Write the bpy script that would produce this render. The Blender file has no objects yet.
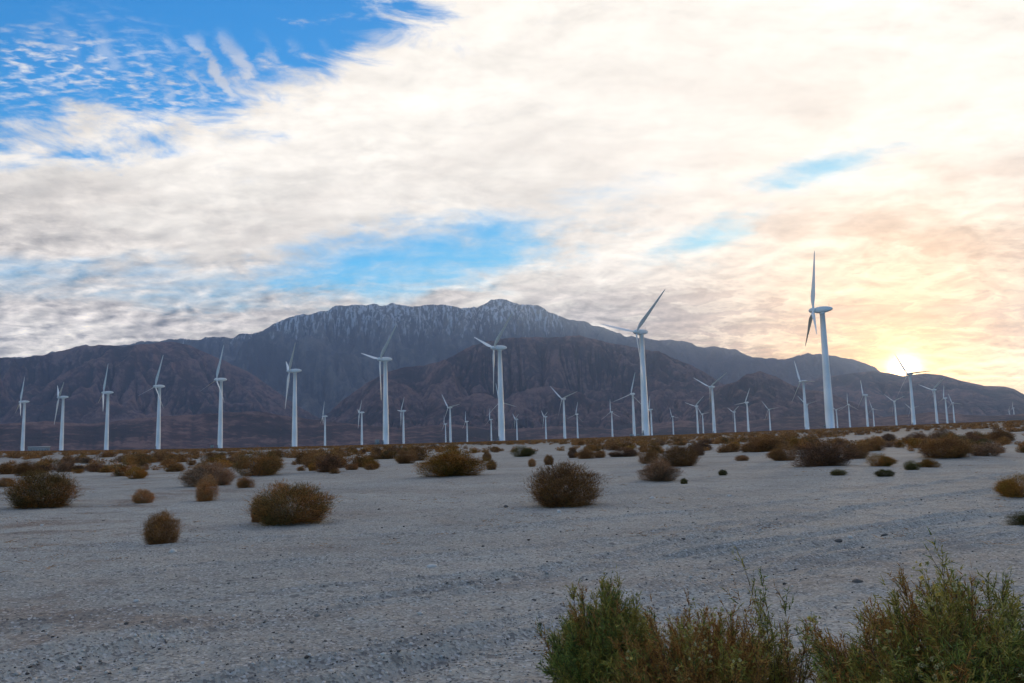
import bpy, math, random
import numpy as np
from mathutils import Vector, Matrix

C = bpy.context.scene
COL = C.collection
R = math.radians
rng = np.random.default_rng(7)
random.seed(7)

# ------------------------------------------------------------------ camera
W, H, F = 1024.0, 683.0, 820.0
CAMZ = 1.6
PITCH, ROLL = math.atan(98.5 / F), R(-1.45)
cam_d = bpy.data.cameras.new('camera')
cam = bpy.data.objects.new('camera', cam_d)
COL.objects.link(cam)
cam_d.sensor_width = 36.0
cam_d.lens = F / W * 36.0
cam_d.clip_start = 0.05
cam_d.clip_end = 120000.0
CM = Matrix.Rotation(R(90) + PITCH, 4, 'X') @ Matrix.Rotation(ROLL, 4, 'Z')
cam.matrix_world = Matrix.Translation((0, 0, CAMZ)) @ CM
C.camera = cam
CM3 = np.array(CM.to_3x3())

def ray(px, py):
    d = CM3 @ np.array([(px - W / 2) / F, -(py - H / 2) / F, -1.0])
    return d / np.linalg.norm(d)
def azel(px, py):
    d = ray(px, py)
    return math.atan2(d[0], d[1]), math.atan2(d[2], math.hypot(d[0], d[1]))

# ------------------------------------------------------------------ light and exposure
C.view_settings.view_transform = 'Standard'
C.view_settings.look = 'None'
C.view_settings.gamma = 1.0
C.view_settings.exposure = 0.15
C.view_settings.use_curve_mapping = False
C.cycles.volume_bounces = 1
C.cycles.max_bounces = 8

SUN_AZ, SUN_EL = azel(904, 368)
sun_d = bpy.data.lights.new('sun', 'SUN')
sun_d.energy = 2.0
sun_d.angle = R(3.0)
sun_d.color = (1.0, 0.72, 0.42)
sun = bpy.data.objects.new('sun', sun_d)
COL.objects.link(sun)
sdir = Vector((math.sin(SUN_AZ) * math.cos(SUN_EL), math.cos(SUN_AZ) * math.cos(SUN_EL), math.sin(SUN_EL)))
sun.rotation_euler = (-sdir).to_track_quat('-Z', 'Y').to_euler()
sun.location = (0, 0, 50)

# -- tiny node-expression helper
class G:
    def __init__(s, nt): s.nt = nt
    def n(s, t, **k):
        o = s.nt.nodes.new(t)
        for a, b in k.items(): setattr(o, a, b)
        return o
    def put(s, sock, v):
        if isinstance(v, V): s.nt.links.new(v.s, sock)
        elif isinstance(v, bpy.types.NodeSocket): s.nt.links.new(v, sock)
        else: sock.default_value = v
    def m(s, op, *a, clamp=False):
        o = s.n('ShaderNodeMath', operation=op); o.use_clamp = clamp
        for i, v in enumerate(a): s.put(o.inputs[i], v)
        return V(s, o.outputs[0])
    def xyz(s, x, y, z=0.0):
        o = s.n('ShaderNodeCombineXYZ')
        for i, v in enumerate((x, y, z)): s.put(o.inputs[i], v)
        return V(s, o.outputs[0])
    def sep(s, v):
        o = s.n('ShaderNodeSeparateXYZ'); s.put(o.inputs[0], v)
        return [V(s, q) for q in o.outputs]
    def noise(s, vec, scale, detail=4, rough=0.5, dist=0.0, lac=2.0, kind='FBM'):
        o = s.n('ShaderNodeTexNoise'); o.noise_type = kind
        s.put(o.inputs['Vector'], vec); s.put(o.inputs['Scale'], scale)
        o.inputs['Detail'].default_value = detail; o.inputs['Roughness'].default_value = rough
        o.inputs['Distortion'].default_value = dist; o.inputs['Lacunarity'].default_value = lac
        return V(s, o.outputs[0])
    def vor(s, vec, scale, out='Distance', feature='F1'):
        o = s.n('ShaderNodeTexVoronoi', feature=feature)
        s.put(o.inputs['Vector'], vec); s.put(o.inputs['Scale'], scale)
        return V(s, o.outputs[out])
    def ss(s, v, a, b, lo=0.0, hi=1.0):
        o = s.n('ShaderNodeMapRange', interpolation_type='SMOOTHSTEP')
        s.put(o.inputs[0], v)
        for i, q in enumerate((a, b, lo, hi)): s.put(o.inputs[i + 1], q)
        return V(s, o.outputs[0])
    def mix(s, f, a, b, mode='MIX'):
        o = s.n('ShaderNodeMix', data_type='RGBA', blend_type=mode)
        s.put(o.inputs[0], f)
        for i, q in ((6, a), (7, b)):
            if isinstance(q, tuple) and len(q) == 3: q = q + (1,)
            s.put(o.inputs[i], q)
        return V(s, o.outputs[2])
    def scalecol(s, c, k):
        o = s.n('ShaderNodeVectorMath', operation='SCALE')
        if isinstance(c, tuple): o.inputs[0].default_value = c
        else: s.put(o.inputs[0], c)
        s.put(o.inputs[3], k); return V(s, o.outputs[0])
    def vadd(s, a, b):
        o = s.n('ShaderNodeVectorMath', operation='ADD')
        s.put(o.inputs[0], a); s.put(o.inputs[1], b); return V(s, o.outputs[0])
    def vmul(s, a, b):
        o = s.n('ShaderNodeVectorMath', operation='MULTIPLY')
        s.put(o.inputs[0], a); s.put(o.inputs[1], b); return V(s, o.outputs[0])
class V:
    def __init__(s, g, so): s.g, s.s = g, so
    def __add__(s, o): return s.g.m('ADD', s, o)
    __radd__ = __add__
    def __sub__(s, o): return s.g.m('SUBTRACT', s, o)
    def __rsub__(s, o): return s.g.m('SUBTRACT', o, s)
    def __mul__(s, o): return s.g.m('MULTIPLY', s, o)
    __rmul__ = __mul__
    def __truediv__(s, o): return s.g.m('DIVIDE', s, o)
    def __pow__(s, o): return s.g.m('POWER', s, o)
    def cl(s): return s.g.m('ADD', s, 0.0, clamp=True)

# ------------------------------------------------------------------ world: evening sky with a broken altocumulus deck
world = bpy.data.worlds.new('World')
C.world = world
world.use_nodes = True
wt = world.node_tree
wt.nodes.clear()
g = G(wt)
SKY_K = 0.1
sky = g.n('ShaderNodeTexSky', sky_type='NISHITA')
sky.sun_disc = False
sky.sun_elevation = SUN_EL
sky.sun_rotation = SUN_AZ
sky.altitude = 300
sky.air_density = 1.0
sky.dust_density = 0.6
sky.ozone_density = 3.0
tc = g.n('ShaderNodeTexCoord')
dirv = V(g, tc.outputs['Generated'])
dx, dy, dz = g.sep(dirv)
az = g.m('ARCTAN2', dx, dy)
el = g.m('ARCSINE', dz)
zc = g.m('MAXIMUM', dz, 0.0) + 0.22
pu, pv = dx / zc, dy / zc                     # the cloud layer seen in perspective
P = g.xyz(pu, pv, 0.0)
warp = g.noise(P, 0.9, 5, 0.55)
warp2 = g.noise(g.xyz(az, el * 2.6, 0.0), 9.0, 7, 0.62, 0.5)
def blob(px, py, rx, ry, deg, soft=0.5):
    a0, e0 = azel(px, py)
    c, s_ = math.cos(R(deg)), math.sin(R(deg))
    ax, ay = az - a0, el - e0
    u = (ax * c + ay * s_) * (F / rx)
    v = (ay * c - ax * s_) * (F / ry)
    r = (u * u + v * v) ** 0.5
    r = r + (warp - 0.5) * 1.5 + (warp2 - 0.5) * 1.7
    return g.ss(r, 1.0 + soft, 1.0 - soft)
fine = g.noise(g.xyz(pu * 1.0, pv * 2.2, 3.0), 2.6, 8, 0.62, 0.6)
streak = g.noise(g.xyz(pu * 0.9 + pv * 0.35, pv * 2.0, 7.0), 0.8, 7, 0.58, 0.8)
cellA = g.noise(g.xyz(pu * 1.0, pv * 1.0, 21.0), 13.0, 5, 0.6, 0.3)
so = (math.sin(SUN_AZ) * 0.03, math.cos(SUN_AZ) * 0.03)
cellB = g.noise(g.xyz(pu + so[0], pv + so[1], 21.0), 13.0, 5, 0.6, 0.3)
relief = (cellA - cellB) * 2.2                # sun-facing sides of the little heaps
fineB = g.noise(g.xyz(pu + so[0] * 2.5, (pv + so[1] * 2.5) * 2.2, 3.0), 2.6, 8, 0.62, 0.6)
puffs = g.noise(g.xyz(pu * 1.1, pv * 1.2, 11.0), 7.0, 6, 0.6, 0.4)
# openings in the deck
gap_top = g.m('MAXIMUM', blob(110, -5, 300, 98, 16, 0.5), g.ss(el, 0.80, 1.15))
gap_mid = blob(425, 254, 150, 36, 9, 0.75)
gap_small = blob(822, 168, 62, 14, 5, 0.9)
gap_b = blob(592, 194, 70, 14, 5, 0.9)
gap_c = blob(718, 231, 50, 13, 15, 0.9)
gap_low = blob(110, 284, 300, 26, 0, 0.9)
gaps = g.m('MAXIMUM', gap_top * 1.22, gap_mid * 0.74)
for q, k in ((gap_small, 0.55), (gap_b, 0.34), (gap_c, 0.40), (gap_low, 0.42)):
    gaps = g.m('MAXIMUM', gaps, q * k)
behind = g.ss(dy, 0.25, -0.35)
gaps = g.m('MAXIMUM', gaps, behind * g.ss(streak, 0.68, 0.45) * 0.92)
cover = 1.08 - gaps * 1.30 + (fine - 0.5) * 1.0 + (streak - 0.5) * 0.6 + (cellA - 0.5) * 0.55
dens = g.ss(cover, -0.05, 0.95)
# cloudlets rippled across the upper opening
cell = g.noise(g.xyz(pu * 1.0 - pv * 0.5, pv * 1.6, 1.0), 34.0, 3, 0.55, 0.25)
rs_ = az * 0.80 + el * 0.60
rip = g.m('SINE', rs_ * 200.0 + (fine - 0.5) * 9.0 + (cellA - 0.5) * 7.0 + (puffs - 0.5) * 6.0) * 0.5 + 0.5
rip = rip * g.ss(puffs * 0.5 + cellA * 0.5, 0.40, 0.58)
band = blob(70, 74, 135, 46, -8, 0.8)
band2 = blob(262, 84, 120, 26, -4, 0.8)
small = g.m('MAXIMUM', band * g.ss(cell, 0.42, 0.74) * g.ss(fine, 0.35, 0.6), band2 * g.ss(rip, 0.10, 0.95) * 0.9) * 0.72
dens = g.m('MAXIMUM', dens, small)
# colour of the lit deck
sd = sdir
dot = dx * sd.x + dy * sd.y + dz * sd.z
ang = g.m('ARCCOSINE', g.m('MINIMUM', dot, 0.99999))
near_sun = g.ss(ang, 0.38, 0.02)
glow1 = g.m('EXPONENT', ang * ang * (-1 / 0.00018)) * 5.0
glow2 = g.m('EXPONENT', ang * -10.0) * 2.2
low = g.ss(el, 0.30, 0.10)
lowleft = low * g.ss(az, 0.1, -0.5)
core = blob(690, 110, 360, 120, 8, 0.95)
core2 = blob(990, 372, 120, 22, 3, 0.8)
tex = (fine - 0.5) * 1.3 + (streak - 0.5) * 1.3 + (puffs - 0.5) * (0.9 + low * 1.2) + (cellA - 0.5) * (0.2 + low * 0.8)
broad = g.noise(g.xyz(pu * 0.8 - pv * 0.55, pv * 1.5 + pu * 0.5, 31.0), 1.5, 4, 0.55, 0.9)
lowright = low * g.ss(az, -0.05, 0.30)
tex = tex * (1.0 + lowright * 1.3) + (broad - 0.5) * 1.2
thick = g.ss(tex, -0.14, 0.36)       # thicker, greyer parts
shade = thick * (0.55 + low * 0.42) * (1.0 - lowleft * 0.5) * (1.0 - core * 0.35) * (1.0 - core2 * 0.9)
white = g.mix(low, (1.10, 1.02, 0.905), (1.10, 0.99, 0.85))
white = g.mix(near_sun * low, white, (0.98, 0.70, 0.40))
grey = g.mix(low, (0.70, 0.62, 0.54), g.mix(g.ss(az, -0.15, 0.25), (0.72, 0.63, 0.56), (0.40, 0.335, 0.30)))
grey = g.mix(near_sun, grey, (0.50, 0.335, 0.22))
cl_col = g.mix(shade, white, grey)
puffB = g.noise(g.xyz((pu + so[0] * 1.6) * 1.1, (pv + so[1] * 1.6) * 1.2, 11.0), 7.0, 6, 0.6, 0.4)
mod = g.ss(streak * 0.6 + puffs * 0.4, 0.46, 0.58)
cl_col = g.scalecol(cl_col, 1.0 + (relief * (0.26 + low * 0.70) * (0.25 + mod) + (puffs - puffB) * (0.6 + low * 1.7) + (fine - fineB) * 0.7) * (1.0 - core * 0.5))
cl_col = g.scalecol(cl_col, 0.885 + core * 0.12 - (broad - 0.5) * 0.25 + core2 * 0.35 - lowleft * 0.02 + behind * 0.22)
cl_col = g.vmul(cl_col, g.mix(behind, (1, 1, 1), (1.04, 1.0, 0.93)))
cl_col = g.vadd(cl_col, g.vadd(g.scalecol((1.0, 0.80, 0.50), glow1), g.scalecol((0.9, 0.42, 0.03), glow2)))
hs = g.n('ShaderNodeHueSaturation')
hs.inputs['Saturation'].default_value = 1.25
hs.inputs['Value'].default_value = 1.0
wt.links.new(sky.outputs[0], hs.inputs['Color'])
blue = g.scalecol(g.vmul(V(g, hs.outputs[0]), (0.9, 3.8, 4.3)), g.ss(ang, 1.0, 0.2, 1.0, 0.62))
skycol = g.mix(dens, blue, g.scalecol(cl_col, 1 / SKY_K))
bg = g.n('ShaderNodeBackground')
g.put(bg.inputs[0], skycol)
bg.inputs[1].default_value = SKY_K
wo = g.n('ShaderNodeOutputWorld')
wt.links.new(bg.outputs[0], wo.inputs[0])

# ------------------------------------------------------------------ materials
def mat(name, build, rough=0.8, spec=0.3):
    m = bpy.data.materials.new(name)
    m.use_nodes = True
    nt = m.node_tree
    b = nt.nodes['Principled BSDF']
    b.inputs['Roughness'].default_value = rough
    b.inputs['Specular IOR Level'].default_value = spec
    build(G(nt), b)
    return m
def objc(g): return V(g, g.n('ShaderNodeTexCoord').outputs['Object'])
def geo(g): return V(g, g.n('ShaderNodeNewGeometry').outputs['Position'])
def bump(g, b, h, strength, dist):
    o = g.n('ShaderNodeBump'); o.inputs['Strength'].default_value = strength
    o.inputs['Distance'].default_value = dist; g.put(o.inputs['Height'], h)
    g.put(b.inputs['Normal'], o.outputs[0])

def m_sand(g, b):
    p = geo(g)
    px_, py_, pz_ = g.sep(p)
    big = g.noise(p, 0.16, 5, 0.6)
    mid = g.noise(p, 1.7, 6, 0.65)
    fin = g.noise(p, 26.0, 4, 0.7)
    cell = g.vor(p, 42.0, 'Color')
    cr, cg_, cb = g.sep(cell)
    patch = g.noise(g.xyz(px_ * 0.55, py_ * 0.8, 4.0), 0.55, 6, 0.68, 0.6)
    west = g.ss(px_ + py_ * 0.28, 2.0, -6.0)
    c = g.mix(g.ss(big, 0.3, 0.7), (0.335, 0.325, 0.285), (0.465, 0.455, 0.40))
    c = g.mix(g.ss(mid, 0.40, 0.75) * 0.45, c, (0.25, 0.225, 0.20))
    c = g.mix(g.ss(patch, 0.50, 0.66) * (0.35 + west * 0.6), c, (0.23, 0.165, 0.12))
    c = g.mix(g.ss(fin, 0.42, 0.72) * 0.5, c, (0.14, 0.135, 0.13))
    c = g.mix(g.ss(cr, 0.72, 0.84) * 0.65, c, (0.115, 0.11, 0.108))
    c = g.mix(g.ss(cg_, 0.86, 0.93) * 0.6, c, (0.60, 0.58, 0.55))
    c = g.mix(g.ss(g.noise(p, 9.0, 5, 0.75), 0.50, 0.66) * 0.30, c, (0.16, 0.15, 0.14))
    spots = g.vor(g.xyz(px_, py_, 2.0), 5.5, 'Color')
    sp_d = g.vor(g.xyz(px_, py_, 2.0), 5.5)
    c = g.mix(g.ss(g.sep(spots)[0], 0.72, 0.78) * g.ss(sp_d, 0.34, 0.16) * 0.6, c, (0.10, 0.095, 0.09))
    # beyond the clearing the soil is covered by fine dry litter, further out by the vegetated fan
    dist = (px_ * px_ + py_ * py_) ** 0.5
    fan = g.noise(g.xyz(px_, py_ * 0.6, 0.0), 0.0032, 6, 0.6)
    fanc = g.mix(g.ss(fan, 0.42, 0.62), (0.10, 0.075, 0.05), (0.24, 0.185, 0.14))
    c = g.mix(g.ss(dist, 120, 420), c, fanc)
    g.put(b.inputs['Base Color'], c)
    h = mid * 0.35 + fin * 0.35 + g.vor(p, 42.0) * 0.35 + g.noise(p, 7.0, 4, 0.6) * 0.6
    bump(g, b, h, 0.7, 0.03)
M_SAND = mat('pale_gravelly_sand', m_sand, 0.95, 0.15)

def rock(c1, c2, c3, snow=None, scale=1.0):
    def f(g, b):
        p = geo(g)
        n = V(g, g.n('ShaderNodeNewGeometry').outputs['Normal'])
        nz = g.sep(n)[2]
        z = g.sep(p)[2]
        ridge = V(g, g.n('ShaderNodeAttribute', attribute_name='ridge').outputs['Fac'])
        a = g.noise(p, 0.0013 * scale, 6, 0.62)
        q = g.noise(p, 0.011 * scale, 5, 0.65)
        d = g.noise(p, 0.05 * scale, 3, 0.7)
        c = g.mix(g.ss(a * 1.3 + ridge * 0.20, 0.54, 0.94), c1, c2)   # relief shading painted into scrub and rock tones: gullies darker, spurs lighter
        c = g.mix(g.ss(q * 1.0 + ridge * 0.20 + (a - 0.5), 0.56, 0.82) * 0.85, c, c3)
        c = g.mix(g.ss(d, 0.52, 0.66) * 0.5, c, (0.035, 0.04, 0.03))
        if snow:
            x, y = g.sep(p)[:2]
            rib = g.noise(g.xyz(x, y * 0.5, z * 0.20), 0.027, 5, 0.62)
            zz = z + (q - 0.5) * 500.0 + (rib - 0.5) * 1500.0 - g.ss(x, 500.0, 1400.0) * 500.0
            s_ = g.ss(zz, snow, snow + 420.0) * g.ss(rib + (d - 0.5) * 0.4, 0.48, 0.58) * 0.76
            c = g.mix(g.ss(x, 1000.0, 2800.0) * 0.8, c, g.mix(q, (0.055, 0.035, 0.036), (0.14, 0.08, 0.066)))
            c = g.mix(s_, c, (0.66, 0.68, 0.72))
        g.put(b.inputs['Base Color'], c)
        bump(g, b, q * 1.0 + d * 0.3, 0.9, 60.0 / scale)
    return f
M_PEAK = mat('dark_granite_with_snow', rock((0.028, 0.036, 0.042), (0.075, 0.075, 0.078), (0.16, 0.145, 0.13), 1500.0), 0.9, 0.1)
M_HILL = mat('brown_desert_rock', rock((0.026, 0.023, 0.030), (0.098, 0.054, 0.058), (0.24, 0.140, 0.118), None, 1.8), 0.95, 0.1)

def m_paint(g, b):
    p = objc(g)
    x, y, z = g.sep(p)
    n1 = g.noise(g.xyz(x * 1.0, y * 1.0, z * 0.12), 1.6, 5, 0.6)
    n2 = g.noise(p, 0.35, 3, 0.5)
    c = g.mix(g.ss(n1, 0.5, 0.8) * 0.4, (0.80, 0.82, 0.82), (0.58, 0.58, 0.56))
    c = g.mix(g.ss(n2, 0.55, 0.75) * 0.2, c, (0.62, 0.63, 0.62))
    g.put(b.inputs['Base Color'], c)
M_PAINT = mat('weathered_white_paint', m_paint, 0.45, 0.4)
def m_grey(g, b):
    n1 = g.noise(objc(g), 2.0, 4, 0.6)
    g.put(b.inputs['Base Color'], g.mix(n1, (0.20, 0.22, 0.23), (0.32, 0.33, 0.33)))
M_GREY = mat('grey_steel', m_grey, 0.5, 0.4)
def m_conc(g, b):
    n1 = g.noise(objc(g), 3.0, 4, 0.6)
    g.put(b.inputs['Base Color'], g.mix(n1, (0.28, 0.27, 0.25), (0.40, 0.38, 0.36)))
M_CONC = mat('concrete', m_conc, 0.9, 0.2)
def m_green(g, b):
    n1 = g.noise(objc(g), 1.0, 4, 0.6)
    g.put(b.inputs['Base Color'], g.mix(n1, (0.17, 0.30, 0.27), (0.25, 0.38, 0.34)))
M_CABIN = mat('pale_green_cabinet_paint', m_green, 0.5, 0.4)
def m_glass(g, b):
    g.put(b.inputs['Base Color'], (0.03, 0.04, 0.05, 1))
M_WIN = mat('dark_window_glass', m_glass, 0.15, 0.5)

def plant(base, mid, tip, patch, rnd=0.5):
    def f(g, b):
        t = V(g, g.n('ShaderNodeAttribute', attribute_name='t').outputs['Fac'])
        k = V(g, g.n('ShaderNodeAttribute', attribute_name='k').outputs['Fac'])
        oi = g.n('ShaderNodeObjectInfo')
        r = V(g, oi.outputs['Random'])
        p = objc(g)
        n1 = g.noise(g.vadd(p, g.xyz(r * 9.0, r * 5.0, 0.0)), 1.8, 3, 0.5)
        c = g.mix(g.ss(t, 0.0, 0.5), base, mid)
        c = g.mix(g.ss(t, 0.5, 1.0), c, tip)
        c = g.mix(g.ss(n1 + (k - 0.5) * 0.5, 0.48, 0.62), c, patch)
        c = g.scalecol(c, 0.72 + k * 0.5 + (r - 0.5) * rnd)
        g.put(b.inputs['Base Color'], c)
        b.inputs['Subsurface Weight'].default_value = 0.0
    return f
KINDS = {
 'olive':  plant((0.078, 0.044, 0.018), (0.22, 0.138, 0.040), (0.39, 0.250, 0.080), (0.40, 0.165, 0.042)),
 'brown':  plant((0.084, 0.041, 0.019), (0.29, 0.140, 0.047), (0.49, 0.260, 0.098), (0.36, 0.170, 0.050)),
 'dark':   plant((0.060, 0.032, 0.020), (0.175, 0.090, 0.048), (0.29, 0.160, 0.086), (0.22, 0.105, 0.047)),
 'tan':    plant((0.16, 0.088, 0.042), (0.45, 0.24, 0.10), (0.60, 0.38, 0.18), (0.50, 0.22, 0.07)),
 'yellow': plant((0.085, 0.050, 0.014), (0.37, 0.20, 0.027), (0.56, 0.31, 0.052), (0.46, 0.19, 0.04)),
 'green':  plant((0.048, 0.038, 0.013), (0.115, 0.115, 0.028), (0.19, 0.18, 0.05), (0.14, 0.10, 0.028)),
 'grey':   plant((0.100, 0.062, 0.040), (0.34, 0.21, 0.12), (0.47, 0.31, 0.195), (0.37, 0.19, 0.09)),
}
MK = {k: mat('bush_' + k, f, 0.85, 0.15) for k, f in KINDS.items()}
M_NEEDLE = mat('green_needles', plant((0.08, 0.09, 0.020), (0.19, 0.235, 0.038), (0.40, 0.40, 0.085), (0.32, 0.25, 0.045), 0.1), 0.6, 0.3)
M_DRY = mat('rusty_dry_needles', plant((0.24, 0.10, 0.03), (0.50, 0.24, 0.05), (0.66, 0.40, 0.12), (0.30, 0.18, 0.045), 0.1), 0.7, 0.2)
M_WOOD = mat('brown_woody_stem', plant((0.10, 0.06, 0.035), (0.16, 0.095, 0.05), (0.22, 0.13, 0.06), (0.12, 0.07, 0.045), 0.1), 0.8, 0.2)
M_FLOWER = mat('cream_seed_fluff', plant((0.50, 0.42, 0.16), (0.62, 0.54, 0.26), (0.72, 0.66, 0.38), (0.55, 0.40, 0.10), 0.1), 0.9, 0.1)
def m_stone(c1, c2):
    def f(g, b):
        k = V(g, g.n('ShaderNodeAttribute', attribute_name='k').outputs['Fac'])
        n1 = g.noise(objc(g), 14.0, 4, 0.6)
        g.put(b.inputs['Base Color'], g.mix(g.ss(k * 0.75 + n1 * 0.35, 0.2, 0.9), c1, c2))
    return f
M_GRAVEL = mat('mixed_gravel', m_stone((0.06, 0.055, 0.05), (0.58, 0.55, 0.50)), 0.85, 0.25)
M_WSTONE = mat('pale_quartz_stone', m_stone((0.42, 0.40, 0.37), (0.60, 0.58, 0.54)), 0.7, 0.3)
M_DSTONE = mat('dark_stone', m_stone((0.07, 0.065, 0.06), (0.14, 0.13, 0.12)), 0.85, 0.2)

# ------------------------------------------------------------------ mesh helpers
def mesh_np(name, verts, faces, mats, attrs=None, smooth=False, mat_idx=None):
    """verts (n,3); faces: array (m,3|4) or list of such arrays."""
    me = bpy.data.meshes.new(name)
    if not isinstance(faces, list): faces = [faces]
    faces = [np.asarray(f, dtype=np.int32) for f in faces if len(f)]
    nl = sum(f.size for f in faces); npoly = sum(len(f) for f in faces)
    me.vertices.add(len(verts)); me.loops.add(nl); me.polygons.add(npoly)
    me.vertices.foreach_set('co', np.asarray(verts, dtype=np.float32).ravel())
    me.loops.foreach_set('vertex_index', np.concatenate([f.ravel() for f in faces]))
    tot = np.concatenate([np.full(len(f), f.shape[1], dtype=np.int32) for f in faces])
    st = np.concatenate([[0], np.cumsum(tot)[:-1]]).astype(np.int32)
    me.polygons.foreach_set('loop_start', st)
    me.polygons.foreach_set('loop_total', tot)
    if smooth: me.polygons.foreach_set('use_smooth', np.ones(npoly, dtype=bool))
    if mat_idx is not None: me.polygons.foreach_set('material_index', np.asarray(mat_idx, dtype=np.int32))
    me.update(calc_edges=True)
    for k, v in (attrs or {}).items():
        a = me.attributes.new(k, 'FLOAT', 'POINT')
        a.data.foreach_set('value', np.asarray(v, dtype=np.float32))
    for m in (mats if isinstance(mats, (list, tuple)) else [mats]): me.materials.append(m)
    return me
def link(name, data, parent=None, loc=None, rz=0.0):
    o = bpy.data.objects.new(name, data)
    COL.objects.link(o)
    if parent: o.parent = parent
    if loc is not None: o.location = loc
    if rz: o.rotation_euler = (0, 0, rz)
    return o
def tag(o, label=None, cat=None, group=None, kind=None):
    if label: o['label'] = label
    if cat: o['category'] = cat
    if group: o['group'] = group
    if kind: o['kind'] = kind
    return o
def copy_tree(o, parent=None):
    c = o.copy(); COL.objects.link(c); c.parent = parent
    for ch in list(o.children): copy_tree(ch, c)
    return c

# ------------------------------------------------------------------ numpy noise
def _hash(ix, iy, seed):
    h = (ix.astype(np.int64) * 374761393 + iy.astype(np.int64) * 668265263 + seed * 974634777) & 0xffffffff
    h = ((h ^ (h >> 13)) * 1274126177) & 0xffffffff
    return ((h ^ (h >> 16)) & 0xffff) / 65535.0
def vnoise(x, y, seed=0):
    xi, yi = np.floor(x), np.floor(y)
    fx, fy = x - xi, y - yi
    fx = fx * fx * fx * (fx * (fx * 6 - 15) + 10); fy = fy * fy * fy * (fy * (fy * 6 - 15) + 10)
    a = _hash(xi, yi, seed); b = _hash(xi + 1, yi, seed); c = _hash(xi, yi + 1, seed); d = _hash(xi + 1, yi + 1, seed)
    return (a * (1 - fx) + b * fx) * (1 - fy) + (c * (1 - fx) + d * fx) * fy - 0.5
def fbm(x, y, octv=5, seed=0, rough=0.5):
    s, a = 0.0, 1.0
    for i in range(octv):
        s = s + a * vnoise(x, y, seed + i * 17); x = x * 2.03 + 3.1; y = y * 2.03 - 1.7; a *= rough
    return s
def sstep(x, a, b):
    t = np.clip((x - a) / (b - a), 0, 1); return t * t * (3 - 2 * t)

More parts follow.
